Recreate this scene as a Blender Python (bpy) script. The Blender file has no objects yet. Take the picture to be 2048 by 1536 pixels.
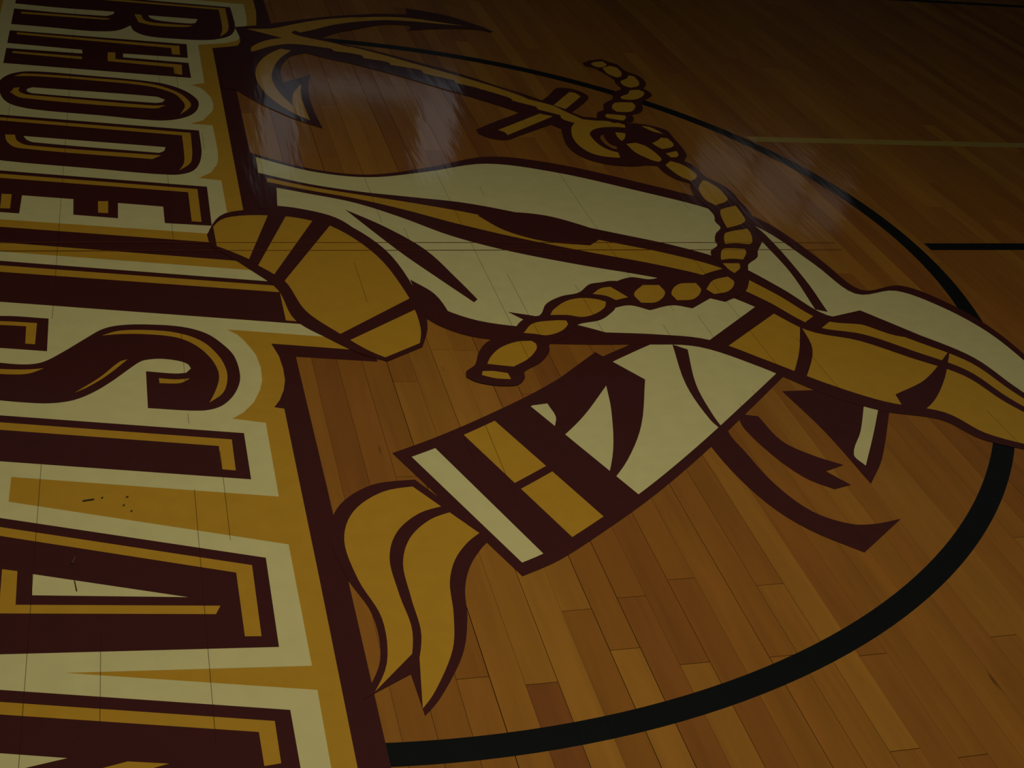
import bpy, math, random
from mathutils import Vector
from mathutils.geometry import tessellate_polygon

random.seed(7)
scene = bpy.context.scene
COL = scene.collection

# ------------------------------------------------------------------ camera
cam_data = bpy.data.cameras.new('camera')
cam = bpy.data.objects.new('camera', cam_data)
COL.objects.link(cam)
cam.location = (-0.5111, -3.2239, 1.6046)
cam.rotation_euler = (1.02085, -0.12175, -0.25070)
cam_data.sensor_width = 36.0
cam_data.lens = 36.0 * 2631.88 / 2048.0
cam_data.clip_start = 0.02
scene.camera = cam

# ------------------------------------------------------------------ world, lamps, exposure
world = bpy.data.worlds.new('world')
scene.world = world
world.use_nodes = True
bg = world.node_tree.nodes['Background']
bg.inputs[0].default_value = (0.85, 0.92, 1.0, 1)
bg.inputs[1].default_value = 0.028


def area_lamp(name, loc, size, power, color, target):
    d = bpy.data.lights.new(name, 'AREA')
    d.shape = 'DISK'
    d.size = size
    d.energy = power
    d.color = color
    o = bpy.data.objects.new(name, d)
    o.location = loc
    o.rotation_euler = (Vector(target) - Vector(loc)).to_track_quat('-Z', 'Y').to_euler()
    COL.objects.link(o)


area_lamp('hall_lamp', (0.12, -1.72, 2.8), 0.6, 36.5, (1.0, 0.91, 0.74), (0.12, -1.5, 0))

scene.view_settings.view_transform = 'Standard'
scene.view_settings.look = 'None'
scene.view_settings.gamma = 1
scene.view_settings.use_curve_mapping = False
scene.view_settings.exposure = 0.0

# ------------------------------------------------------------------ materials
PITCH, X0 = 0.0581, 0.0541          # strip flooring: board pitch and a seam position


def nt(name):
    m = bpy.data.materials.new(name)
    m.use_nodes = True
    return m, m.node_tree.nodes, m.node_tree.links, m.node_tree.nodes['Principled BSDF']


def math_node(N, L, op, a, b=None, c=None):
    n = N.new('ShaderNodeMath')
    n.operation = op
    for i, v in enumerate((a, b, c)):
        if v is None:
            continue
        if isinstance(v, (int, float)):
            n.inputs[i].default_value = v
        else:
            L.new(v, n.inputs[i])
    return n.outputs[0]


def gloss(b, rough=0.42, coat=0.5, coat_rough=0.085):
    b.inputs['Roughness'].default_value = rough
    b.inputs['Specular IOR Level'].default_value = 0.08
    b.inputs['Coat Weight'].default_value = coat
    b.inputs['Coat Roughness'].default_value = coat_rough


def wavy_varnish(N, L, b, strength=0.06):
    """Long shallow waviness of the varnish on strip flooring."""
    geo = N.new('ShaderNodeNewGeometry')
    mp = N.new('ShaderNodeMapping')
    mp.inputs['Scale'].default_value = (16, 2.0, 1)
    L.new(geo.outputs['Position'], mp.inputs[0])
    nz = N.new('ShaderNodeTexNoise')
    nz.inputs['Scale'].default_value = 1.6
    nz.inputs['Detail'].default_value = 2
    L.new(mp.outputs[0], nz.inputs['Vector'])
    bp = N.new('ShaderNodeBump')
    bp.inputs['Strength'].default_value = strength
    bp.inputs['Distance'].default_value = 0.01
    L.new(nz.outputs[0], bp.inputs['Height'])
    L.new(bp.outputs[0], b.inputs['Coat Normal'])


def wood_material(name, per_board=True):
    m, N, L, b = nt(name)
    geo = N.new('ShaderNodeNewGeometry')
    if per_board:
        at = N.new('ShaderNodeAttribute')
        at.attribute_name = 'tone'
        tone = at.outputs['Fac']
    else:                                    # far boards: too far off to tell apart
        sep = N.new('ShaderNodeSeparateXYZ')
        L.new(geo.outputs['Position'], sep.inputs[0])
        k = math_node(N, L, 'FLOOR', math_node(N, L, 'DIVIDE', math_node(N, L, 'SUBTRACT', sep.outputs[0], X0), PITCH))
        w = N.new('ShaderNodeTexWhiteNoise')
        w.noise_dimensions = '2D'
        cx = N.new('ShaderNodeCombineXYZ')
        L.new(k, cx.inputs[0])
        L.new(math_node(N, L, 'FLOOR', math_node(N, L, 'ADD', sep.outputs[1], math_node(N, L, 'MULTIPLY', k, 0.37))), cx.inputs[1])
        L.new(cx.outputs[0], w.inputs['Vector'])
        tone = w.outputs['Value']
    ramp = N.new('ShaderNodeValToRGB')
    el = ramp.color_ramp.elements
    el[0].position = 0.0
    el[0].color = (0.215, 0.073, 0.014, 1)
    el[1].position = 1.0
    el[1].color = (0.345, 0.153, 0.019, 1)
    for p, c in ((0.25, (0.258, 0.096, 0.0135, 1)), (0.6, (0.285, 0.112, 0.0145, 1))):
        e = el.new(p)
        e.color = c
    L.new(tone, ramp.inputs[0])
    # grain runs along the boards, shifted for every board by its tone
    off = N.new('ShaderNodeCombineXYZ')
    L.new(math_node(N, L, 'MULTIPLY', tone, 37.0), off.inputs[0])
    L.new(math_node(N, L, 'MULTIPLY', tone, 11.0), off.inputs[1])
    add = N.new('ShaderNodeVectorMath')
    L.new(geo.outputs['Position'], add.inputs[0])
    L.new(off.outputs[0], add.inputs[1])
    mp = N.new('ShaderNodeMapping')
    mp.inputs['Scale'].default_value = (55, 3.2, 1)
    L.new(add.outputs[0], mp.inputs[0])
    nz = N.new('ShaderNodeTexNoise')
    nz.inputs['Scale'].default_value = 1.0
    nz.inputs['Detail'].default_value = 4
    nz.inputs['Distortion'].default_value = 0.6
    L.new(mp.outputs[0], nz.inputs['Vector'])
    mp2 = N.new('ShaderNodeMapping')
    mp2.inputs['Scale'].default_value = (14, 1.7, 1)
    L.new(add.outputs[0], mp2.inputs[0])
    nz2 = N.new('ShaderNodeTexNoise')
    nz2.inputs['Scale'].default_value = 1.0
    nz2.inputs['Detail'].default_value = 3
    L.new(mp2.outputs[0], nz2.inputs['Vector'])
    g = math_node(N, L, 'ADD', math_node(N, L, 'MULTIPLY', nz.outputs[0], 0.32), math_node(N, L, 'MULTIPLY', nz2.outputs[0], 0.5))
    g = math_node(N, L, 'ADD', g, 0.59)
    # small dark mineral streaks
    mp3 = N.new('ShaderNodeMapping')
    mp3.inputs['Scale'].default_value = (90, 11, 1)
    L.new(add.outputs[0], mp3.inputs[0])
    nz3 = N.new('ShaderNodeTexNoise')
    nz3.inputs['Scale'].default_value = 0.55
    nz3.inputs['Detail'].default_value = 2
    L.new(mp3.outputs[0], nz3.inputs['Vector'])
    sm = N.new('ShaderNodeMapRange')
    sm.inputs[1].default_value = 0.74
    sm.inputs[2].default_value = 0.82
    sm.inputs[3].default_value = 1.0
    sm.inputs[4].default_value = 0.45
    L.new(nz3.outputs[0], sm.inputs[0])
    g = math_node(N, L, 'MULTIPLY', g, sm.outputs[0])
    mix = N.new('ShaderNodeVectorMath')
    mix.operation = 'SCALE'
    L.new(ramp.outputs[0], mix.inputs[0])
    L.new(g, mix.inputs['Scale'])
    L.new(mix.outputs[0], b.inputs['Base Color'])
    gloss(b)
    wavy_varnish(N, L, b)
    return m


def paint_material(name, color, seams=0.75, mottling=0.10):
    """Court paint over strip flooring: board seams print through as fine broken lines."""
    m, N, L, b = nt(name)
    geo = N.new('ShaderNodeNewGeometry')
    sep = N.new('ShaderNodeSeparateXYZ')
    L.new(geo.outputs['Position'], sep.inputs[0])
    t = math_node(N, L, 'DIVIDE', math_node(N, L, 'SUBTRACT', sep.outputs[0], X0), PITCH)
    k = math_node(N, L, 'ROUND', t)
    d = math_node(N, L, 'ABSOLUTE', math_node(N, L, 'SUBTRACT', t, k))
    line = math_node(N, L, 'LESS_THAN', d, 0.0105)
    w = N.new('ShaderNodeTexWhiteNoise')
    w.noise_dimensions = '1D'
    L.new(k, w.inputs['W'])
    cx = N.new('ShaderNodeCombineXYZ')
    L.new(math_node(N, L, 'MULTIPLY', k, 3.1), cx.inputs[0])
    L.new(math_node(N, L, 'MULTIPLY', sep.outputs[1], 1.7), cx.inputs[1])
    nz = N.new('ShaderNodeTexNoise')
    nz.inputs['Scale'].default_value = 1.0
    nz.inputs['Detail'].default_value = 3
    L.new(cx.outputs[0], nz.inputs['Vector'])
    on = math_node(N, L, 'GREATER_THAN', math_node(N, L, 'ADD', math_node(N, L, 'MULTIPLY', w.outputs[0], 0.45), nz.outputs[0]), 0.88)
    f = math_node(N, L, 'MULTIPLY', math_node(N, L, 'MULTIPLY', line, on), seams)
    nm = N.new('ShaderNodeTexNoise')
    nm.inputs['Scale'].default_value = 22
    nm.inputs['Detail'].default_value = 6
    L.new(geo.outputs['Position'], nm.inputs['Vector'])
    v = math_node(N, L, 'ADD', math_node(N, L, 'MULTIPLY', nm.outputs[0], 2 * mottling), 1.0 - mottling)
    v = math_node(N, L, 'MULTIPLY', v, math_node(N, L, 'SUBTRACT', 1.0, f))
    sc = N.new('ShaderNodeVectorMath')
    sc.operation = 'SCALE'
    sc.inputs[0].default_value = color
    L.new(v, sc.inputs['Scale'])
    L.new(sc.outputs[0], b.inputs['Base Color'])
    gloss(b)
    wavy_varnish(N, L, b)
    return m


def plain(name, color, rough=0.7, emit=None, strength=1.0):
    m, N, L, b = nt(name)
    nz = N.new('ShaderNodeTexNoise')
    nz.inputs['Scale'].default_value = 6
    sc = N.new('ShaderNodeVectorMath')
    sc.operation = 'SCALE'
    sc.inputs[0].default_value = color
    L.new(math_node(N, L, 'ADD', math_node(N, L, 'MULTIPLY', nz.outputs[0], 0.2), 0.9), sc.inputs['Scale'])
    L.new(sc.outputs[0], b.inputs['Base Color'])
    b.inputs['Roughness'].default_value = rough
    if emit:
        b.inputs['Emission Color'].default_value = (*emit, 1)
        b.inputs['Emission Strength'].default_value = strength
    return m


M = {
    'wood': wood_material('maple_board'),
    'wood_far': wood_material('maple_floor_far', False),
    'gap': plain('board_gap', (0.012, 0.007, 0.004), 0.9),
    'maroon': paint_material('maroon_paint', (0.055, 0.0125, 0.010), 0.3, 0.12),
    'gold': paint_material('gold_paint', (0.46, 0.25, 0.019)),
    'cream': paint_material('cream_paint', (0.60, 0.545, 0.235), 0.7, 0.09),
    'black': paint_material('black_paint', (0.0055, 0.0065, 0.0055), 0.4, 0.2),
    'scribe': paint_material('scribed_line', (0.16, 0.035, 0.008), 0.2),
    'pale': paint_material('pale_yellow_paint', (0.33, 0.24, 0.05)),
    'scuff': plain('rubber_scuff', (0.05, 0.03, 0.008), 0.6),
    'wall': plain('dark_wall', (0.05, 0.045, 0.04), 0.9),
    'frame': plain('window_frame', (0.06, 0.06, 0.06), 0.6),
    'glass_dim': plain('curtained_glass', (0.3, 0.3, 0.3), 0.4, (1.0, 0.88, 0.78), 0.24),
    'glass': plain('daylit_glass', (0.3, 0.35, 0.4), 0.2, (0.82, 0.92, 1.0), 0.42),
}

# ------------------------------------------------------------------ mesh helpers


def link_mesh(name, verts, faces, mat, parent=None, loc=None):
    me = bpy.data.meshes.new(name)
    me.from_pydata(verts, [], faces)
    me.materials.append(mat)
    me.update()
    o = bpy.data.objects.new(name, me)
    COL.objects.link(o)
    if parent is not None:
        o.parent = parent
    if loc is not None:
        o.location = loc
    return o


def tag(o, label=None, cat=None, group=None, kind=None):
    if label:
        o['label'] = label
    if cat:
        o['category'] = cat
    if group:
        o['group'] = group
    if kind:
        o['kind'] = kind
    return o


def thing(name, label, cat, loc, group=None):
    o = bpy.data.objects.new(name, None)
    o.empty_display_size = 0.1
    o.location = loc
    COL.objects.link(o)
    return tag(o, label, cat, group)


def smooth(pts, corner=48, n=5):
    """Closed outline through pts, rounded except at its corners."""
    P = [Vector(p) for p in pts]
    k = len(P)
    is_c = []
    for i in range(k):
        a, b = P[i] - P[i - 1], P[(i + 1) % k] - P[i]
        is_c.append(a.length < 1e-6 or b.length < 1e-6 or math.degrees(a.angle(b)) > corner)
    out = []
    for i in range(k):
        p1, p2 = P[i], P[(i + 1) % k]
        seg = (p2 - p1).length
        t1 = (p2 - p1) if is_c[i] else (p2 - P[i - 1]).normalized() * seg
        t2 = (p2 - p1) if is_c[(i + 1) % k] else (P[(i + 2) % k] - p1).normalized() * seg
        for j in range(n):
            t = j / n
            h1, h2 = 2 * t**3 - 3 * t**2 + 1, t**3 - 2 * t**2 + t
            h3, h4 = -2 * t**3 + 3 * t**2, t**3 - t**2
            out.append(tuple(h1 * p1 + h2 * t1 + h3 * p2 + h4 * t2))
    return out


LAYER = 0.00016                      # thickness of one coat of paint


N_COATS = [0]


def coat(name, outlines, mat, layer, parent=None, origin=(0, 0), holes=(), rounded=True):
    """A coat of paint: flat patches of real thickness lying on the boards."""
    N_COATS[0] += 1
    z1, z0 = LAYER * (layer + 0.08 * (N_COATS[0] % 9)), LAYER * max(layer - 1, 0) + 0.00003
    V, F = [], []
    for oi, o in enumerate(outlines):
        loops = [smooth(o) if rounded else list(o)]
        if oi == 0:
            loops += [smooth(h) if rounded else list(h) for h in holes]
        base = len(V)
        flat = [p for lp in loops for p in lp]
        nv = len(flat)
        zz = z1 + 0.000004 * oi
        V += [(p[0] - origin[0], p[1] - origin[1], zz) for p in flat]
        V += [(p[0] - origin[0], p[1] - origin[1], z0) for p in flat]
        for t in tessellate_polygon([[Vector((p[0], p[1], 0)) for p in lp] for lp in loops]):
            a, b_, c = (Vector(flat[i]) for i in t)
            up = (b_.x - a.x) * (c.y - a.y) - (b_.y - a.y) * (c.x - a.x)
            t = t if up > 0 else t[::-1]
            F.append(tuple(base + i for i in t))
        s = 0
        for lp in loops:
            n = len(lp)
            for i in range(n):
                j = (i + 1) % n
                F.append((base + s + i, base + s + j, base + nv + s + j, base + nv + s + i))
            s += n
    return link_mesh(name, V, F, M[mat], parent)


def box(name, lo, hi, mat, parent=None):
    x0, y0, z0 = lo
    x1, y1, z1 = hi
    v = [(x, y, z) for z in (z0, z1) for y in (y0, y1) for x in (x0, x1)]
    f = [(0, 2, 3, 1), (4, 5, 7, 6), (0, 1, 5, 4), (2, 6, 7, 3), (0, 4, 6, 2), (1, 3, 7, 5)]
    return link_mesh(name, v, f, M[mat], parent)


def centre(outlines):
    pts = [p for o in outlines for p in o]
    return (sum(p[0] for p in pts) / len(pts), sum(p[1] for p in pts) / len(pts))

# ------------------------------------------------------------------ the hall: floor, far wall, windows
fx0, fx1, fy0, fy1 = -2.6, 5.3, -3.4, 4.4          # boards built one by one
floor = box('floor', (-9, -9, -0.06), (14, 12, -0.02), 'gap')
tag(floor, 'varnished maple strip floor of the sports hall', kind='structure')
ends_at = {3: [-1.501], 5: [-1.477], 4: [-1.612], 1: [-1.676], 6: [-1.663], 10: [-1.473], 9: [-1.665],
           12: [-1.683], 17: [-1.667], 11: [-1.908], -1: [-1.648, -1.061]}
ends_at[3].append(-0.56)
tone_at = {(1, -1.75): 0.02, (2, -1.5): 0.97, (3, -1.2): 0.85, (3, -1.6): 0.42, (4, -1.7): 0.93, (6, -1.5): 0.15,
           (6, -1.75): 0.8, (10, -1.6): 0.72, (11, -1.5): 0.9, (5, -1.3): 0.3, (7, -1.5): 0.25, (8, -1.5): 0.6,
           (0, -1.6): 0.78, (9, -1.5): 0.45}
boards = []
k0, k1 = math.floor((fx0 - X0) / PITCH), math.ceil((fx1 - X0) / PITCH)
for k in range(k0, k1):
    cuts = sorted(ends_at.get(k, []))
    ys = list(cuts)
    y = cuts[-1] if cuts else fy0 - random.uniform(0.0, 1.4)
    if not cuts:
        ys = [y]
    while y < fy1:
        y += random.choice((0.7, 1.0, 1.4, 1.9, 2.4)) + random.uniform(-0.12, 0.12)
        ys.append(y)
    y = ys[0]
    while y > fy0:
        y -= random.choice((0.8, 1.1, 1.5, 1.9)) + random.uniform(-0.1, 0.1)
        ys.insert(0, y)
    gl, gr = (0.0009, 0.0001) if k in (7, 9, 0, 2) else (random.choice((0.0001, 0.0002, 0.0004, 0.0008)), random.choice((0.0001, 0.0001, 0.0003, 0.0005)))
    for a, c in zip(ys, ys[1:]):
        a2, c2 = max(a, fy0), min(c, fy1)
        if c2 - a2 < 0.02:
            continue
        tone = random.betavariate(2.6, 2.4)
        for (kk, yy), tv in tone_at.items():
            if kk == k and a2 <= yy < c2:
                tone = tv
        boards.append((X0 + k * PITCH + gl, X0 + (k + 1) * PITCH - gr, a2 + 0.0006, c2 - 0.0006, tone))

bpy.context.view_layer.update()
inv = cam.matrix_world.inverted()


def shown(b):
    """Rough size of a board in the picture (0 when out of view)."""
    best = 0
    for i in range(5):
        p = inv @ Vector(((b[0] + b[1]) / 2, b[2] + (b[3] - b[2]) * i / 4, 0))
        if p.z < -0.1 and abs(p.x / -p.z) < 0.40 and abs(p.y / -p.z) < 0.30:
            best += (b[3] - b[2]) / p.z**2 / abs(p.z)
    return best


def board_mesh(list_of):
    V, F, T = [], [], []
    for (xa, xb, ya, yb, tone) in list_of:
        n = len(V)
        V += [(x, y_, z) for z in (-0.018, 0.0) for y_ in (ya, yb) for x in (xa, xb)]
        F += [tuple(n + i for i in f) for f in ((4, 5, 7, 6), (0, 1, 5, 4), (2, 6, 7, 3), (0, 4, 6, 2), (1, 3, 7, 5), (0, 2, 3, 1))]
        T += [tone] * 6
    return V, F, T


def add_boards(name, list_of):
    V, F, T = board_mesh(list_of)
    o = link_mesh(name, V, F, M['wood'], floor)
    at = o.data.attributes.new('tone', 'FLOAT', 'FACE')
    at.data.foreach_set('value', T)
    return o


boards.sort(key=shown, reverse=True)
for b in boards[:300]:
    add_boards('plank', [b])
tag(add_boards('plank_field', boards[300:]), kind='stuff')
# the floor goes on beyond, too far off to tell its boards apart
for lo, hi in (((-9, fy1, -0.018), (14, 12, 0)), ((-9, -9, -0.018), (14, fy0, 0)),
               ((-9, fy0, -0.018), (X0 + k0 * PITCH, fy1, 0)), ((X0 + k1 * PITCH, fy0, -0.018), (14, fy1, 0))):
    box('floor_border', lo, hi, 'wood_far', floor)

tag(box('wall_far', (-9, 12.0, -0.06), (14, 12.3, 8.0), 'wall'), 'dark far wall of the sports hall', kind='structure')


def window(name, label, x0, x1, z0, z1, panes, glass='glass'):
    w = box(name, (x0 - 0.12, 11.93, z0 - 0.12), (x1 + 0.12, 12.0, z1 + 0.12), 'frame')
    tag(w, label, kind='structure')
    for (a, b_, c, d) in panes:
        box('window_pane', (a, 11.915, c), (b_, 11.93, d), glass, w)


window('window_1', 'window in the far wall', 0.93, 3.4, 3.7, 5.05,
       [(0.98, 1.42, 3.95, 5.0), (2.92, 3.35, 3.95, 4.95), (0.98, 3.35, 3.72, 3.9)])
window('window_2', 'window in the far wall by the corner', 6.6, 9.2, 4.4, 5.7,
       [(6.7, 7.5, 4.45, 5.1), (7.6, 8.4, 4.6, 5.5), (8.5, 9.1, 5.0, 5.65)], 'glass_dim')

# ------------------------------------------------------------------ court lines
R, LW = 1.8288, 0.0504


def arc_band(name, r0, r1, layer, mat, n=256):
    z = LAYER * layer
    V, F = [], []
    for i in range(n):
        a = 2 * math.pi * i / n
        for r, zz in ((r0, z), (r1, z), (r0, 0.00002), (r1, 0.00002)):
            V.append((r * math.cos(a), r * math.sin(a), zz))
    for i in range(n):
        p, q = 4 * i, 4 * ((i + 1) % n)
        F += [(p, p + 1, q + 1, q), (p, q, q + 2, p + 2), (p + 1, p + 3, q + 3, q + 1)]
    return link_mesh(name, V, F, M[mat])


tag(arc_band('circle_line', R - LW, R, 1, 'black'), 'black painted ring line of the centre circle', 'court line')


def strip(name, x0, x1, y0, y1, mat, layer, label, slant=0.0):
    o = coat(name, [[(x0, y0), (x1, y0), (x1, y1), (x0 + slant, y1)]], mat, layer, rounded=False)
    return tag(o, label, 'court line')


strip('court_line', 1.861, 12, -0.0236, 0.0236, 'black', 1, 'black line running right from the ring at mid height')
strip('court_line', -8, -1.861, -0.0236, 0.0236, 'black', 1, 'black line running left from the ring, beyond the lettering')
strip('court_line', 1.640, 12, 0.842, 0.889, 'pale', 1, 'thin pale yellow line starting at the ring, upper right', -0.02)
strip('court_line', -8, 12, 2.83, 2.875, 'black', 1, 'black line crossing the far top right corner')

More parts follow.
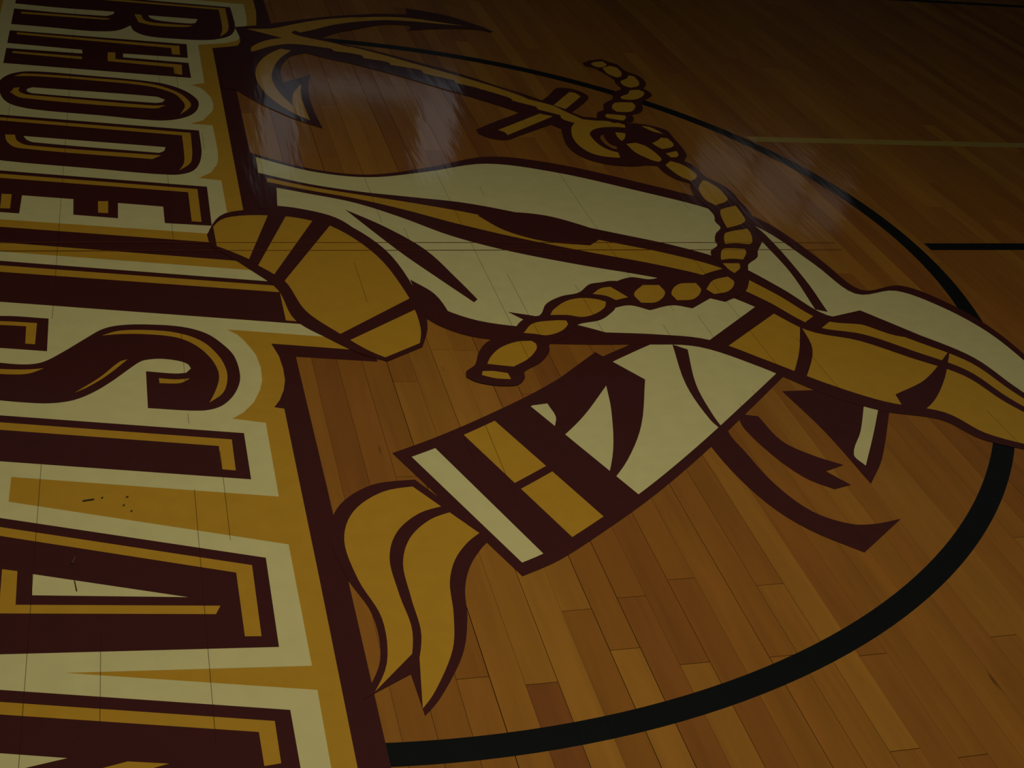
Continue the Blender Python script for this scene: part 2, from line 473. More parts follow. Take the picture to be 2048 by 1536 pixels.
ART = {
'anchor_out': [[(-0.113, 1.898), (-0.012, 1.939), (0.088, 1.994), (0.248, 2.079), (0.41, 2.139), (0.369, 2.123), (0.492, 2.161), (0.613, 2.171), (0.627, 2.258), (0.723, 2.22), (0.812, 2.163), (0.877, 2.089), (0.923, 2.027), (0.945, 1.99), (0.931, 1.975), (0.897, 2.001), (0.778, 2.004), (0.676, 1.984), (0.581, 1.954), (0.597, 1.993), (0.597, 2.022), (0.507, 2.021), (0.424, 1.98), (0.339, 1.92), (0.298, 1.897), (0.214, 1.816), (0.155, 1.78), (0.066, 1.779), (-0.038, 1.811)],
[(0.061, 1.801), (0.213, 1.813), (0.278, 1.751), (0.376, 1.68), (0.311, 1.733), (0.411, 1.671), (0.539, 1.572), (0.693, 1.442), (0.809, 1.321), (0.934, 1.193), (0.807, 1.34), (0.88, 1.259), (0.934, 1.192), (0.994, 1.105), (1.048, 1.035), (1.069, 1.0), (1.007, 0.934), (0.93, 0.91), (0.902, 0.953), (0.808, 1.054), (0.814, 1.062), (0.731, 1.148), (0.587, 1.278), (0.437, 1.408), (0.281, 1.524), (0.216, 1.559), (0.129, 1.623), (0.023, 1.707)],
[(0.933, 1.189), (0.984, 1.257), (1.019, 1.314), (1.043, 1.333), (1.082, 1.33), (1.117, 1.298), (1.132, 1.25), (1.109, 1.199), (1.025, 1.088), (0.954, 0.992), (0.901, 0.951), (0.747, 0.832), (0.703, 0.8), (0.653, 0.81), (0.62, 0.85), (0.618, 0.888), (0.709, 0.971), (0.808, 1.054)],
[(-0.113, 1.898), (-0.015, 1.906), (0.068, 1.802), (0.132, 1.732), (0.129, 1.623), (0.073, 1.584), (0.038, 1.518), (0.015, 1.424), (0.008, 1.325), (0.011, 1.292), (0.069, 1.341), (0.116, 1.385), (0.095, 1.267), (0.085, 1.146), (0.085, 1.013), (0.094, 0.866), (0.022, 0.932), (-0.032, 1.0), (-0.101, 1.094), (-0.159, 1.202), (-0.201, 1.212), (-0.213, 1.635), (-0.115, 1.674), (-0.105, 1.724), (-0.103, 1.785)]],

'anchor_ring': [[(0.931, 0.911), (0.92, 0.868), (0.907, 0.783), (0.912, 0.709), (0.942, 0.647), (0.996, 0.608), (1.057, 0.593), (1.107, 0.595), (1.148, 0.616), (1.211, 0.699), (1.258, 0.819), (1.25, 0.905), (1.217, 0.965), (1.177, 1.003), (1.129, 1.022), (1.048, 1.035)],
[(1.05, 0.845), (1.071, 0.875), (1.065, 0.829), (1.069, 0.783), (1.092, 0.759), (1.093, 0.73), (1.063, 0.743), (1.048, 0.79)]],

'anchor_gold': [[(-0.068, 1.881), (0.028, 1.9), (0.122, 1.967), (0.243, 2.045), (0.405, 2.106), (0.363, 2.085), (0.485, 2.118), (0.604, 2.124), (0.717, 2.091), (0.834, 2.049), (0.711, 2.064), (0.635, 2.077), (0.517, 2.079), (0.436, 2.058), (0.354, 2.025), (0.272, 1.976), (0.189, 1.905), (0.135, 1.866), (0.117, 1.889), (0.103, 1.864), (0.111, 1.837), (0.158, 1.803), (0.242, 1.757), (0.308, 1.708), (0.309, 1.718), (0.407, 1.647), (0.533, 1.542), (0.687, 1.412), (0.833, 1.271), (0.926, 1.154), (0.797, 1.299), (0.909, 1.183), (0.962, 1.14), (0.992, 1.086), (1.037, 1.011), (1.0, 0.969), (0.962, 1.006), (0.963, 1.047), (0.895, 1.097), (0.894, 1.125), (0.822, 1.18), (0.819, 1.204), (0.736, 1.284), (0.732, 1.282), (0.715, 1.303), (0.647, 1.346), (0.646, 1.376), (0.624, 1.389), (0.546, 1.442), (0.541, 1.472), (0.522, 1.486), (0.433, 1.523), (0.43, 1.549), (0.411, 1.563), (0.343, 1.587), (0.339, 1.619), (0.298, 1.641), (0.239, 1.656), (0.233, 1.684), (0.147, 1.712), (0.077, 1.72), (0.003, 1.683), (-0.047, 1.634), (-0.074, 1.612), (-0.068, 1.663), (-0.032, 1.722), (0.015, 1.767), (0.059, 1.788)],
[(0.039, 1.66), (0.076, 1.643), (0.029, 1.558), (-0.006, 1.452), (-0.024, 1.351), (-0.024, 1.265), (-0.009, 1.165), (0.021, 1.056), (0.022, 1.113), (0.035, 1.187), (0.072, 1.284), (0.06, 1.189), (0.057, 1.072), (0.061, 0.934), (0.014, 0.995), (-0.037, 1.1), (-0.066, 1.196), (-0.08, 1.298), (-0.075, 1.405), (-0.051, 1.508), (-0.009, 1.596)],
[(0.967, 1.145), (1.07, 1.289), (1.09, 1.281), (1.101, 1.247), (1.088, 1.226), (1.002, 1.108)],
[(0.695, 0.888), (0.889, 1.055), (0.931, 1.031), (0.717, 0.843), (0.714, 0.868)],
[(0.993, 0.968), (0.966, 0.914), (0.947, 0.827), (0.951, 0.752), (0.974, 0.696), (1.016, 0.67), (1.09, 0.661), (1.09, 0.702), (1.05, 0.724), (1.025, 0.772), (1.018, 0.848), (1.025, 0.883), (1.054, 0.919), (1.096, 0.939), (1.157, 0.943), (1.216, 0.919), (1.169, 0.98), (1.122, 0.999), (1.08, 1.001), (1.037, 1.011)],
[(1.122, 0.893), (1.152, 0.886), (1.197, 0.824), (1.154, 0.83), (1.12, 0.803), (1.116, 0.853)]],
'rope_out': [[(1.226, 1.629), (1.263, 1.663), (1.324, 1.689), (1.346, 1.657), (1.372, 1.63), (1.382, 1.557), (1.417, 1.503), (1.426, 1.447), (1.417, 1.404), (1.388, 1.353), (1.402, 1.313), (1.396, 1.279), (1.33, 1.201), (1.31, 1.135), (1.285, 1.095), (1.242, 1.067), (1.241, 1.036), (1.223, 0.998), (1.146, 0.981), (1.099, 1.035), (1.116, 1.083), (1.147, 1.11), (1.17, 1.175), (1.223, 1.231), (1.243, 1.292), (1.298, 1.344), (1.293, 1.413), (1.299, 1.448), (1.264, 1.567), (1.227, 1.598)],
[(1.189, 0.986), (1.23, 0.984), (1.288, 0.962), (1.327, 0.92), (1.326, 0.854), (1.326, 0.782), (1.318, 0.699), (1.289, 0.647), (1.31, 0.604), (1.317, 0.514), (1.348, 0.451), (1.361, 0.39), (1.358, 0.323), (1.36, 0.258), (1.348, 0.189), (1.322, 0.139), (1.327, 0.139), (1.326, 0.079), (1.311, 0.036), (1.267, -0.032), (1.247, -0.073), (1.2, -0.117), (1.181, -0.156), (1.145, -0.189), (1.114, -0.217), (1.103, -0.198), (1.116, -0.165), (1.112, -0.116), (1.105, -0.072), (1.116, -0.031), (1.151, 0.005), (1.156, 0.036), (1.178, 0.084), (1.211, 0.127), (1.211, 0.171), (1.225, 0.216), (1.223, 0.291), (1.217, 0.344), (1.226, 0.417), (1.238, 0.461), (1.202, 0.491), (1.179, 0.547), (1.175, 0.599), (1.115, 0.61), (1.063, 0.66), (1.088, 0.77), (1.141, 0.843)],
[(0.716, -0.22), (0.677, -0.231), (0.631, -0.278), (0.577, -0.297), (0.524, -0.337), (0.49, -0.397), (0.46, -0.405), (0.429, -0.429), (0.389, -0.484), (0.322, -0.523), (0.287, -0.572), (0.263, -0.632), (0.236, -0.66), (0.23, -0.685), (0.248, -0.707), (0.281, -0.723), (0.318, -0.729), (0.347, -0.725), (0.37, -0.697), (0.378, -0.667), (0.429, -0.627), (0.464, -0.579), (0.478, -0.539), (0.527, -0.513), (0.565, -0.477), (0.579, -0.448), (0.647, -0.426), (0.699, -0.378), (0.718, -0.353), (0.798, -0.329), (0.823, -0.266), (0.796, -0.216), (0.743, -0.213)],
[(0.727, -0.237), (0.808, -0.192), (0.863, -0.205), (0.931, -0.182), (0.985, -0.201), (1.06, -0.165), (1.127, -0.135), (1.185, -0.164), (1.119, -0.283), (1.035, -0.339), (0.999, -0.318), (0.926, -0.372), (0.875, -0.354), (0.801, -0.379), (0.754, -0.351), (0.7, -0.366)]],
'strands': [[(1.258, 1.621), (1.279, 1.646), (1.32, 1.658), (1.325, 1.625), (1.312, 1.601), (1.286, 1.584), (1.267, 1.593)],
[(1.295, 1.581), (1.335, 1.608), (1.357, 1.591), (1.358, 1.533), (1.341, 1.488), (1.32, 1.472), (1.297, 1.505), (1.292, 1.555)],
[(1.319, 1.426), (1.355, 1.461), (1.38, 1.503), (1.398, 1.487), (1.395, 1.423), (1.374, 1.379), (1.336, 1.36), (1.318, 1.381)],
[(1.262, 1.254), (1.305, 1.291), (1.325, 1.327), (1.365, 1.338), (1.378, 1.311), (1.356, 1.269), (1.315, 1.232), (1.276, 1.226), (1.259, 1.234)],
[(1.188, 1.132), (1.215, 1.185), (1.24, 1.194), (1.289, 1.197), (1.29, 1.165), (1.276, 1.132), (1.247, 1.099), (1.195, 1.095)],
[(1.134, 1.047), (1.148, 1.07), (1.215, 1.059), (1.209, 1.034), (1.19, 1.008), (1.137, 1.029)],
[(1.242, 0.959), (1.272, 0.95), (1.29, 0.917), (1.301, 0.889), (1.269, 0.909)],
[(1.227, 0.798), (1.261, 0.829), (1.278, 0.851), (1.302, 0.845), (1.305, 0.795), (1.288, 0.766), (1.246, 0.747), (1.234, 0.771)],
[(1.245, 0.709), (1.293, 0.732), (1.287, 0.697), (1.272, 0.676), (1.251, 0.675)],
[(1.127, 0.786), (1.166, 0.799), (1.193, 0.769), (1.209, 0.701), (1.209, 0.653), (1.193, 0.633), (1.171, 0.648), (1.136, 0.711)],
[(1.206, 0.607), (1.236, 0.641), (1.266, 0.616), (1.286, 0.564), (1.285, 0.516), (1.252, 0.477), (1.229, 0.504), (1.212, 0.561)],
[(1.255, 0.424), (1.29, 0.481), (1.304, 0.481), (1.323, 0.426), (1.325, 0.377), (1.317, 0.328), (1.26, 0.289), (1.243, 0.327), (1.245, 0.387)],
[(1.256, 0.24), (1.27, 0.26), (1.329, 0.287), (1.324, 0.223), (1.315, 0.178), (1.287, 0.15), (1.232, 0.124), (1.241, 0.183)],
[(1.196, 0.062), (1.217, 0.092), (1.297, 0.119), (1.294, 0.084), (1.273, 0.025), (1.258, 0.012), (1.218, 0.02), (1.18, 0.015)],
[(1.137, -0.057), (1.158, -0.021), (1.179, -0.014), (1.23, -0.019), (1.225, -0.042), (1.196, -0.087), (1.163, -0.082), (1.125, -0.089)],
[(1.121, -0.111), (1.173, -0.112), (1.163, -0.141), (1.133, -0.172), (1.125, -0.151)],
[(0.786, -0.29), (0.829, -0.239), (0.877, -0.24), (0.878, -0.286), (0.834, -0.336), (0.79, -0.338)],
[(0.896, -0.287), (0.938, -0.235), (0.991, -0.23), (0.99, -0.272), (0.947, -0.322), (0.898, -0.327)],
[(1.008, -0.266), (1.05, -0.214), (1.103, -0.193), (1.109, -0.227), (1.069, -0.279), (1.02, -0.295)],
[(0.669, -0.286), (0.702, -0.255), (0.732, -0.247), (0.763, -0.307), (0.723, -0.322), (0.704, -0.298)],
[(0.518, -0.397), (0.536, -0.368), (0.583, -0.324), (0.626, -0.309), (0.669, -0.315), (0.692, -0.331), (0.678, -0.362), (0.639, -0.396), (0.601, -0.41), (0.566, -0.399)],
[(0.423, -0.486), (0.461, -0.439), (0.52, -0.426), (0.552, -0.427), (0.551, -0.447), (0.524, -0.48), (0.481, -0.5), (0.451, -0.492)],
[(0.294, -0.629), (0.312, -0.595), (0.345, -0.556), (0.393, -0.529), (0.432, -0.526), (0.44, -0.542), (0.433, -0.569), (0.4, -0.612), (0.356, -0.645), (0.323, -0.637)],
[(0.269, -0.679), (0.275, -0.662), (0.3, -0.663), (0.334, -0.674), (0.335, -0.701), (0.299, -0.695)]],
'ribbon_long': [[(-0.163, 0.655), (0.012, 0.534), (0.191, 0.495), (0.392, 0.561), (0.61, 0.655), (0.833, 0.598), (1.065, 0.461), (1.269, 0.316), (1.389, 0.152), (1.446, -0.087), (1.482, -0.276), (1.624, -0.254), (1.715, -0.353), (1.771, -0.502), (1.786, -0.677), (1.776, -0.851)],
[(-0.165, 0.243), (-0.054, 0.222), (0.049, 0.14), (0.113, -0.077), (0.17, -0.356), (0.26, -0.481), (0.402, -0.528), (0.567, -0.547), (0.726, -0.554), (0.869, -0.573), (0.992, -0.676), (1.1, -0.8), (1.218, -0.89), (1.357, -0.939), (1.42, -1.029), (1.534, -1.09)]],
'ribbon_cross': [[(0.003, -0.977), (0.106, -0.926), (0.222, -0.859), (0.364, -0.768), (0.522, -0.653), (0.686, -0.552), (0.821, -0.481)],
[(0.18, -1.397), (0.267, -1.357), (0.385, -1.278), (0.532, -1.17), (0.703, -1.027), (0.883, -0.864), (1.044, -0.715)]],
'ribbon_curl': [[(0.15, -1.276), (0.117, -1.312), (0.085, -1.361), (0.062, -1.423), (0.048, -1.504), (0.02, -1.591), (-0.035, -1.681), (-0.073, -1.724)],
[(0.033, -1.075), (-0.057, -1.085), (-0.132, -1.145), (-0.165, -1.238), (-0.153, -1.358), (-0.12, -1.471), (-0.125, -1.586), (-0.169, -1.675)]],
'ribbon_loop': [[(-0.321, 0.075), (-0.264, 0.209), (-0.109, 0.237), (0.039, 0.173), (0.15, -0.017), (0.192, -0.276), (0.187, -0.433), (0.153, -0.542)],
[(-0.317, 0.009), (-0.275, -0.05), (-0.224, -0.131), (-0.164, -0.242), (-0.138, -0.397), (-0.065, -0.497), (-0.003, -0.566), (0.056, -0.605)]],
'tail_long': [(0.73, -0.74), (0.728, -0.882), (0.725, -0.985), (0.742, -1.121), (0.778, -1.241), (0.828, -1.322), (0.91, -1.4), (1.049, -1.301), (0.98, -1.312), (0.924, -1.306), (0.859, -1.257), (0.817, -1.155), (0.799, -1.03), (0.791, -0.959), (0.815, -0.79)],
'tail_short': [(0.844, -0.879), (0.836, -0.942), (0.864, -1.064), (0.901, -1.143), (0.948, -1.186), (0.994, -1.174), (0.959, -1.12), (1.013, -1.1), (0.955, -1.057), (0.907, -0.998), (0.892, -0.893)],
'tail_tab': [(1.002, -0.789), (1.031, -0.966), (1.044, -1.174), (1.12, -1.084), (1.256, -0.872), (1.194, -0.789)],
'tail_tab_in': [(1.192, -0.857), (1.225, -0.871), (1.15, -0.985), (1.066, -1.107), (1.058, -1.064), (1.123, -0.972)],
'folds_cross': [[(0.582, -0.585), (0.668, -0.718), (0.592, -0.909), (0.514, -1.041), (0.43, -1.144), (0.493, -1.001), (0.54, -0.843), (0.561, -0.74), (0.471, -0.859), (0.4, -0.936), (0.331, -0.998), (0.397, -0.875), (0.395, -0.808), (0.326, -0.819)],
[(0.799, -0.557), (0.764, -0.746), (0.766, -0.9), (0.785, -0.963), (0.781, -0.879), (0.79, -0.748), (0.831, -0.583)]],
'folds_long': [[(0.464, 0.205), (0.554, 0.23), (0.673, 0.208), (0.771, 0.14), (0.83, 0.079), (0.753, 0.007), (0.624, 0.033), (0.523, 0.104)],
[(0.077, 0.24), (0.175, 0.125), (0.262, -0.017), (0.316, -0.195), (0.345, -0.307), (0.332, -0.323), (0.268, -0.195), (0.189, -0.032)],
[(0.187, -0.193), (0.238, -0.278), (0.256, -0.41), (0.253, -0.466), (0.198, -0.408)],
[(0.409, -0.376), (0.488, -0.405), (0.594, -0.46), (0.694, -0.528), (0.567, -0.503), (0.465, -0.443)],
[(1.314, 0.223), (1.341, 0.081), (1.337, -0.212), (1.316, -0.403), (1.285, -0.388), (1.311, -0.166), (1.309, 0.047)],
[(1.273, -0.443), (1.419, -0.397), (1.493, -0.492), (1.546, -0.562), (1.453, -0.537), (1.374, -0.469)],
[(1.201, -0.468), (1.176, -0.598), (1.082, -0.752), (1.059, -0.728), (1.132, -0.609)],
[(1.297, -0.823), (1.418, -0.759), (1.576, -0.616), (1.454, -0.785), (1.341, -0.894), (1.285, -0.894)]],
'scuffs': [[(-0.621, -1.09), (-0.601, -1.086), (-0.598, -1.089), (-0.62, -1.093)],
[(-0.588, -1.085), (-0.583, -1.081), (-0.583, -1.086)],
[(-0.548, -1.113), (-0.543, -1.108), (-0.543, -1.113)],
[(-0.543, -1.086), (-0.536, -1.083), (-0.536, -1.087)],
[(-0.534, -1.131), (-0.529, -1.129), (-0.529, -1.133)],
[(-0.637, -1.276), (-0.631, -1.255), (-0.63, -1.265), (-0.634, -1.279)],
[(-0.63, -1.323), (-0.625, -1.354), (-0.627, -1.353), (-0.631, -1.325)]]}

# ------------------------------------------------------------------ lettering: border, then one thing for each letter
border = thing('lettering_border', 'maroon, gold and cream border field behind the big lettering', 'floor marking', (-0.5, 0, 0))
OB = (-0.5, 0)
maroon_field = [(-1.06, 2.50), (0.033, 2.34), (0.033, 1.62), (-0.158, 1.56), (-0.158, -0.045), (0.033, -0.08),
                (0.033, -0.603), (-0.155, -0.572), (-0.150, -1.10), (-0.144, -2.75), (-1.06, -2.6)]
coat('maroon_border', [maroon_field], 'maroon', 2, border, OB, rounded=False)
gold_1 = [(-1.0, 2.42), (-0.010, 2.29), (-0.012, 2.107), (-0.03, 1.90), (-0.07, 1.78), (-0.107, 1.720), (-0.118, 1.682), (-0.212, 1.635),
          (-0.212, 0.012), (-0.319, 0.031), (-0.848, 0.122), (-1.0, 0.150)]
gold_2 = [(-1.0, 0.057), (-0.842, 0.030), (-0.283, -0.074), (-0.014, -0.126), (-0.014, -0.546), (-0.206, -0.509),
          (-0.194, -0.567), (-0.190, -0.623), (-0.191, -0.672), (-0.198, -0.714), (-0.211, -0.755), (-0.226, -0.784),
          (-0.205, -0.791), (-0.201, -1.367), (-0.196, -2.68), (-1.0, -2.52)]
coat('gold_border', [gold_1, gold_2], 'gold', 3, border, OB, rounded=False)
cream_1 = [(-0.965, 2.33), (-0.054, 2.21), (-0.056, 2.05), (-0.063, 1.938), (-0.085, 1.84), (-0.102, 1.780), (-0.114, 1.741), (-0.162, 1.705),
           (-0.262, 1.672), (-0.262, 1.265), (-0.307, 1.242), (-0.278, 1.215), (-0.261, 1.173), (-0.248, 1.12), (-0.244, 1.068), (-0.247, 1.02),
           (-0.255, 0.988), (-0.287, 0.913), (-0.328, 0.883), (-0.258, 0.872), (-0.255, 0.671), (-0.258, 0.60), (-0.265, 0.554),
           (-0.285, 0.497), (-0.323, 0.454), (-0.259, 0.438), (-0.257, 0.072), (-0.319, 0.083), (-0.851, 0.167), (-0.965, 0.186)]
cream_2 = [(-0.965, 0.0), (-0.754, -0.038), (-0.209, -0.135), (-0.060, -0.162), (-0.060, -0.485), (-0.304, -0.439),
           (-0.281, -0.465), (-0.268, -0.493), (-0.257, -0.524), (-0.246, -0.56), (-0.240, -0.615), (-0.242, -0.672), (-0.250, -0.711), (-0.268, -0.761),
           (-0.293, -0.800), (-0.319, -0.823), (-0.250, -0.844), (-0.249, -1.108), (-0.755, -1.000), (-0.755, -1.080),
           (-0.314, -1.235), (-0.246, -1.259), (-0.242, -1.586), (-0.640, -1.553), (-0.240, -1.643), (-0.239, -2.58), (-0.965, -2.42)]
coat('cream_border', [cream_1, cream_2], 'cream', 4, border, OB, rounded=False)

D_body = [(-0.92, 0.924), (-0.303, 0.826), (-0.303, 0.70), (-0.305, 0.639), (-0.318, 0.552), (-0.346, 0.495), (-0.401, 0.474),
          (-0.62, 0.512), (-0.859, 0.557), (-0.90, 0.58), (-0.918, 0.64), (-0.92, 0.72)]
D_count = [(-0.822, 0.749), (-0.410, 0.683), (-0.416, 0.653), (-0.431, 0.638), (-0.791, 0.702), (-0.811, 0.720)]
D_in = [[(-0.898, 0.897), (-0.330, 0.804), (-0.331, 0.70), (-0.334, 0.618), (-0.343, 0.560), (-0.376, 0.507), (-0.361, 0.56), (-0.357, 0.63), (-0.357, 0.782), (-0.896, 0.872)],
        [(-0.875, 0.758), (-0.847, 0.758), (-0.837, 0.709), (-0.804, 0.677), (-0.425, 0.618), (-0.451, 0.589), (-0.831, 0.656), (-0.864, 0.698)]]


def shift(pts, dy, slope):
    return [(x, y + dy + slope * (x + 0.61)) for x, y in pts]


LETTERS = [
    ('R', 'tall maroon letter R at the start of the first word',
     [(-0.92, 2.264), (-0.111, 2.158), (-0.109, 2.03), (-0.110, 1.915), (-0.126, 1.821), (-0.163, 1.764), (-0.229, 1.730), (-0.343, 1.730), (-0.441, 1.749),
      (-0.487, 1.801), (-0.500, 1.867), (-0.538, 1.809), (-0.578, 1.786), (-0.653, 1.781), (-0.785, 1.804), (-0.92, 1.823),
      (-0.92, 2.012), (-0.746, 1.983), (-0.588, 1.969), (-0.563, 1.996), (-0.558, 2.029), (-0.748, 2.046), (-0.92, 2.076)],
     [[(-0.893, 1.976), (-0.746, 1.963), (-0.572, 1.940), (-0.588, 1.926), (-0.619, 1.926), (-0.892, 1.953)],
      [(-0.484, 2.009), (-0.459, 2.005), (-0.446, 1.936), (-0.405, 1.911), (-0.267, 1.898), (-0.300, 1.876), (-0.415, 1.879), (-0.470, 1.909)],
      [(-0.9, 2.236), (-0.132, 2.140), (-0.133, 2.0), (-0.135, 1.904), (-0.147, 1.834), (-0.176, 1.777), (-0.163, 1.85), (-0.159, 1.924), (-0.159, 2.117), (-0.9, 2.212)]],
     [[(-0.433, 2.001), (-0.248, 1.981), (-0.258, 1.933), (-0.279, 1.922), (-0.381, 1.938), (-0.422, 1.963)]]),
    ('H', 'short maroon letter H between the tall R and the first O',
     [(-0.92, 1.751), (-0.303, 1.673), (-0.306, 1.520), (-0.529, 1.541), (-0.529, 1.501), (-0.306, 1.466), (-0.304, 1.310),
      (-0.92, 1.397), (-0.92, 1.554), (-0.666, 1.525), (-0.669, 1.565), (-0.92, 1.608)],
     [[(-0.895, 1.730), (-0.330, 1.649), (-0.332, 1.551), (-0.360, 1.554), (-0.360, 1.623), (-0.894, 1.709)],
      [(-0.898, 1.523), (-0.668, 1.491), (-0.667, 1.465), (-0.897, 1.504)],
      [(-0.581, 1.548), (-0.556, 1.549), (-0.555, 1.478), (-0.330, 1.443), (-0.333, 1.339), (-0.359, 1.349), (-0.359, 1.414), (-0.581, 1.455)]],
     []),
    ('O', 'oval maroon letter O between the H and the D',
     [(-0.920, 1.185), (-0.916, 1.240), (-0.885, 1.298), (-0.827, 1.324), (-0.646, 1.301), (-0.422, 1.255), (-0.342, 1.196), (-0.297, 1.111), (-0.293, 1.041),
      (-0.316, 0.966), (-0.365, 0.919), (-0.432, 0.903), (-0.603, 0.935), (-0.792, 0.969), (-0.868, 1.007), (-0.903, 1.070)],
     [[(-0.879, 1.272), (-0.846, 1.299), (-0.640, 1.278), (-0.443, 1.239), (-0.356, 1.165), (-0.319, 1.074), (-0.321, 1.028), (-0.356, 0.958), (-0.337, 1.038), (-0.346, 1.095),
       (-0.372, 1.157), (-0.452, 1.216), (-0.620, 1.252), (-0.805, 1.277)],
      [(-0.882, 1.118), (-0.873, 1.159), (-0.856, 1.167), (-0.856, 1.132), (-0.836, 1.105), (-0.805, 1.096), (-0.448, 1.035), (-0.398, 1.039), (-0.437, 1.008), (-0.842, 1.071)]],
     [[(-0.832, 1.151), (-0.816, 1.170), (-0.430, 1.117), (-0.399, 1.090), (-0.408, 1.067), (-0.432, 1.059), (-0.810, 1.115), (-0.829, 1.129)]]),
    ('D', 'rounded maroon letter D between the O and the E', D_body, D_in, [D_count]),
    ('E', 'maroon letter E ending the first word',
     [(-0.92, 0.497), (-0.303, 0.392), (-0.305, 0.131), (-0.429, 0.147), (-0.430, 0.253), (-0.551, 0.275), (-0.551, 0.176), (-0.667, 0.197),
      (-0.669, 0.298), (-0.804, 0.320), (-0.805, 0.203), (-0.92, 0.222)],
     [[(-0.898, 0.470), (-0.331, 0.374), (-0.331, 0.155), (-0.357, 0.159), (-0.358, 0.352), (-0.897, 0.442)],
      [(-0.604, 0.285), (-0.577, 0.286), (-0.577, 0.208), (-0.603, 0.211)], [(-0.857, 0.329), (-0.831, 0.326), (-0.830, 0.234), (-0.855, 0.235)]],
     []),
    ('I', 'tall maroon bar of the letter I starting the second word',
     [(-0.92, -0.059), (-0.111, -0.209), (-0.111, -0.4217), (-0.92, -0.270)],
     [[(-0.9, -0.088), (-0.135, -0.226), (-0.135, -0.405), (-0.16, -0.400), (-0.16, -0.255), (-0.9, -0.122)]], []),
    ('S', 'curving maroon letter S between the tall I and the L',
     [(-0.709, -0.373), (-0.707, -0.523), (-0.808, -0.504), (-0.825, -0.52), (-0.83, -0.54), (-0.82, -0.56), (-0.804, -0.568), (-0.751, -0.578), (-0.715, -0.570),
      (-0.674, -0.529), (-0.621, -0.464), (-0.588, -0.427), (-0.552, -0.411), (-0.495, -0.408), (-0.409, -0.422), (-0.353, -0.456), (-0.314, -0.516), (-0.295, -0.568),
      (-0.289, -0.645), (-0.296, -0.693), (-0.316, -0.743), (-0.345, -0.777), (-0.385, -0.788), (-0.493, -0.771), (-0.494, -0.620), (-0.431, -0.633), (-0.407, -0.631),
      (-0.396, -0.613), (-0.402, -0.594), (-0.421, -0.579), (-0.457, -0.568), (-0.484, -0.569), (-0.503, -0.576), (-0.523, -0.599), (-0.566, -0.657), (-0.605, -0.701),
      (-0.643, -0.729), (-0.680, -0.739), (-0.718, -0.738), (-0.794, -0.722), (-0.86, -0.70), (-0.90, -0.65), (-0.92, -0.55), (-0.91, -0.45), (-0.87, -0.375), (-0.817, -0.357)],
     [[(-0.589, -0.457), (-0.552, -0.437), (-0.495, -0.435), (-0.425, -0.449), (-0.369, -0.488), (-0.333, -0.555), (-0.318, -0.622), (-0.320, -0.676), (-0.333, -0.722),
       (-0.363, -0.757), (-0.349, -0.716), (-0.337, -0.664), (-0.337, -0.621), (-0.351, -0.566), (-0.382, -0.508), (-0.425, -0.471), (-0.496, -0.454), (-0.552, -0.452)],
      [(-0.533, -0.567), (-0.550, -0.576), (-0.592, -0.640), (-0.643, -0.700), (-0.618, -0.680), (-0.579, -0.636)],
      [(-0.467, -0.651), (-0.432, -0.658), (-0.400, -0.656), (-0.422, -0.674), (-0.466, -0.672)],
      [(-0.83, -0.59), (-0.802, -0.595), (-0.750, -0.600), (-0.711, -0.597), (-0.741, -0.617), (-0.775, -0.619), (-0.82, -0.612)],
      [(-0.85, -0.385), (-0.815, -0.382), (-0.734, -0.394), (-0.734, -0.491), (-0.755, -0.487), (-0.757, -0.408), (-0.814, -0.400), (-0.85, -0.40)]], []),
    ('L', 'maroon letter L between the S and the A',
     [(-0.92, -0.753), (-0.299, -0.880), (-0.298, -1.046), (-0.81, -0.939), (-0.81, -1.03), (-0.92, -1.01)],
     [[(-0.9, -0.783), (-0.326, -0.902), (-0.326, -1.013), (-0.353, -1.007), (-0.354, -0.924), (-0.9, -0.81)]], []),
    ('A', 'large maroon letter A with a narrow cream wedge inside',
     [(-0.92, -1.076), (-0.767, -1.129), (-0.292, -1.294), (-0.292, -1.534), (-0.744, -1.497), (-0.92, -1.483), (-0.92, -1.365), (-0.80, -1.375), (-0.80, -1.262), (-0.92, -1.22)],
     [[(-0.9, -1.110), (-0.765, -1.157), (-0.319, -1.313), (-0.319, -1.504), (-0.347, -1.501), (-0.349, -1.331), (-0.764, -1.183), (-0.9, -1.136)],
      [(-0.754, -1.279), (-0.728, -1.287), (-0.726, -1.377), (-0.383, -1.418), (-0.392, -1.439), (-0.752, -1.396)]],
     [[(-0.702, -1.298), (-0.438, -1.389), (-0.700, -1.355)]]),
    ('N', 'maroon letter N nearest the bottom left corner',
     [(-0.92, -1.537), (-0.289, -1.682), (-0.286, -1.83), (-0.286, -2.11), (-0.92, -1.97)],
     [[(-0.9, -1.568), (-0.316, -1.703), (-0.315, -1.792), (-0.341, -1.794), (-0.343, -1.723), (-0.9, -1.595)],
      [(-0.9, -1.835), (-0.544, -1.756), (-0.483, -1.769), (-0.9, -1.865)]],
     [[(-0.92, -1.668), (-0.632, -1.737), (-0.92, -1.79)], [(-0.288, -1.92), (-0.6, -1.86), (-0.288, -2.0)]]),
    ('D', 'maroon letter D ending the second word', shift(D_body, -2.99, -0.08), [shift(p, -2.99, -0.08) for p in D_in], [shift(D_count, -2.99, -0.08)]),
]
for ch, label, body, inlays, counters in LETTERS:
    c = centre([body])
    t = thing('painted_letter', label + ', gold inlay lines', 'letter', (c[0], c[1], 0), 'letters of the two painted words')
    rnd = ch in 'ROSD'
    coat('letter_body', [body], 'maroon', 5, t, c, rounded=rnd)
    for p in inlays:
        coat('inlay', [p], 'gold', 6, t, c, rounded=rnd)
    for p in counters:
        coat('counter', [p], 'cream', 6, t, c, rounded=rnd)

# ------------------------------------------------------------------ plain ribbons (stand-in for the emblem's figure)


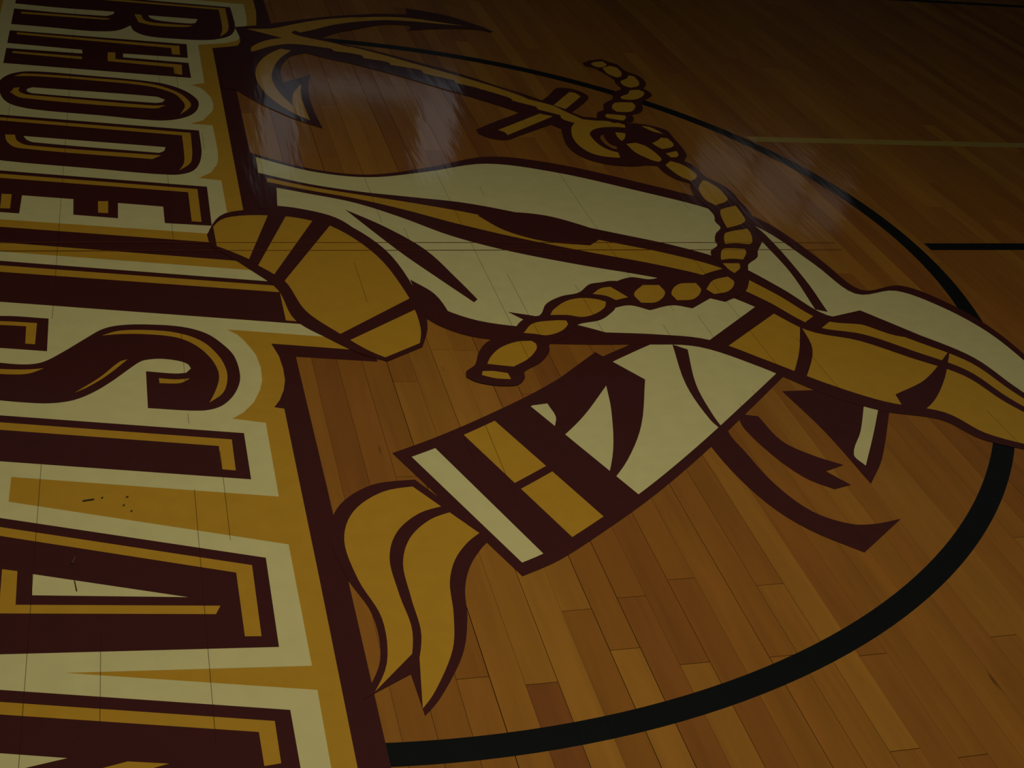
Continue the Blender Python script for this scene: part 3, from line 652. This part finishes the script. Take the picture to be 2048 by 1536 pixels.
def dense(pts, n=6):
    P = [Vector(p) for p in pts]
    out = []
    for i in range(len(P) - 1):
        p0, p1, p2, p3 = P[max(i - 1, 0)], P[i], P[i + 1], P[min(i + 2, len(P) - 1)]
        for j in range(n):
            t = j / n
            out.append(0.5 * (2 * p1 + (p2 - p0) * t + (2 * p0 - 5 * p1 + 4 * p2 - p3) * t**2 + (3 * p1 - p0 - 3 * p2 + p3) * t**3))
    out.append(P[-1])
    return out


def band(edges, t0, t1, s0=0.0, s1=1.0, s2=None):
    """Outline of the stripe between fractions t0..t1 of the width and s0..s1 of the length."""
    a, b_ = dense(edges[0]), dense(edges[1])
    n = len(a) - 1
    i0, i1 = round(s0 * n), round(s1 * n)
    i2 = i1 if s2 is None else round(s2 * n)      # the second edge may end earlier or later
    up = [tuple(a[i].lerp(b_[i], t0)) for i in range(i0, i1 + 1)]
    dn = [tuple(a[i].lerp(b_[i], t1)) for i in range(i0, i2 + 1)]
    return up + dn[::-1]


def ribbon(label, edges, stripes, layer, notch=0.0):
    outer = band(edges, 0, 1)
    if notch:                                       # forked far end
        mid = dense(edges[0])[-1].lerp(dense(edges[1])[-1], 0.5)
        back = dense(edges[0])[-8].lerp(dense(edges[1])[-8], 0.5)
        outer.insert(len(outer) // 2, tuple(mid.lerp(back, notch)))
    c = centre([outer])
    t = thing('painted_ribbon', label, 'floor marking', (c[0], c[1], 0), 'ribbons of the floor emblem')
    coat('ribbon_outline', [outer], 'maroon', layer, t, c, rounded=False)
    for mat, *fr in stripes:
        coat(mat + '_stripe', [band(edges, *fr)], mat, layer + 1, t, c, rounded=False)
    return t, c


def flat_ribbon(label, outline, layer):
    c = centre([outline])
    t = thing('painted_ribbon', label, 'floor marking', (c[0], c[1], 0), 'ribbons of the floor emblem')
    coat('ribbon_outline', [outline], 'maroon', layer, t, c)
    return t, c


flat_ribbon('long plain maroon ribbon tail curving towards the ring', ART['tail_long'], 5)
flat_ribbon('short plain maroon ribbon tail with a notched end', ART['tail_short'], 5)
t, c = flat_ribbon('small pointed maroon ribbon end with one cream stripe', ART['tail_tab'], 5)
coat('cream_stripe', [ART['tail_tab_in']], 'cream', 6, t, c)
tc = ribbon('cream ribbon slanting down left with gold and cream cross stripes', ART['ribbon_cross'],
       [('cream', 0.07, 0.93, 0.045, 0.14), ('gold', 0.06, 0.49, 0.25, 0.36), ('gold', 0.54, 0.93, 0.25, 0.36), ('cream', 0.08, 0.94, 0.47, 1.0)], 7)
ribbon('gold curled ribbon hanging towards the bottom of the ring', ART['ribbon_curl'],
       [('gold', 0.11, 0.45, 0.05, 0.95, 0.78), ('gold', 0.55, 0.89, 0.05, 0.78, 0.95)], 8, 0.9)
tl = ribbon('long wavy cream and gold ribbon across the middle of the ring', ART['ribbon_long'],
       [('cream', 0.06, 0.36, 0.01, 0.985), ('gold', 0.42, 0.50, 0.02, 0.66), ('gold', 0.42, 0.50, 0.68, 0.985),
        ('cream', 0.58, 0.93, 0.03, 0.60), ('gold', 0.56, 0.93, 0.62, 0.985)], 10)
ribbon('gold ribbon loop lying over the tall letter I', ART['ribbon_loop'],
       [('gold', 0.12, 0.88, 0.06, 0.27), ('gold', 0.11, 0.90, 0.32, 0.39), ('gold', 0.10, 0.89, 0.44, 0.72), ('gold', 0.11, 0.89, 0.77, 0.96)], 12.7)

for (t, c), folds, lay in ((tc, ART['folds_cross'], 8.9), (tl, ART['folds_long'], 11.9)):
    for p in folds:
        coat('fold_line', [p], 'maroon', lay, t, c)

# ------------------------------------------------------------------ anchor and rope
allp = ART['anchor_out'] + ART['anchor_ring'][:1]
c = centre(allp)
t = thing('painted_anchor', 'gold anchor outlined in maroon lying above the ribbons', 'anchor', (c[0], c[1], 0))
for name, p in zip(('fluke_outline', 'shank_outline', 'stock_outline', 'fluke_outline'), ART['anchor_out']):
    coat(name, [p], 'maroon', 14.7, t, c)
coat('ring_outline', ART['anchor_ring'][:1], 'maroon', 14.7, t, c, holes=ART['anchor_ring'][1:])
for name, p in zip(('shank', 'fluke', 'stock_arm', 'stock_arm', 'ring', 'ring_inner'), ART['anchor_gold']):  # the last piece is a small gold-painted patch inside the ring
    coat(name, [p], 'gold', 15.7, t, c)

c = centre(ART['rope_out'])
t = thing('painted_rope', 'twisted gold rope outlined in maroon, threaded through the anchor ring', 'rope', (c[0], c[1], 0))
for p in ART['rope_out']:
    coat('rope_outline', [p], 'maroon', 16.8, t, c)
for p in ART['strands']:
    coat('strand', [p], 'gold', 18, t, c)

# ------------------------------------------------------------------ scribed lines and scuffs on the paint
for y, lab in ((0.0236, 'upper of two hair-thin reddish lines crossing the emblem'), (-0.0236, 'lower of two hair-thin reddish lines crossing the emblem')):
    o = coat('scribed_line', [[(-1.05, y - 0.0011), (1.55, y - 0.0011), (1.55, y + 0.0011), (-1.05, y + 0.0011)]], 'scribe', 20, rounded=False)
    tag(o, lab, 'court line')
for p in ART['scuffs']:
    coat('scuff_mark', [p], 'scuff', 20, floor, (0, 0), rounded=False)
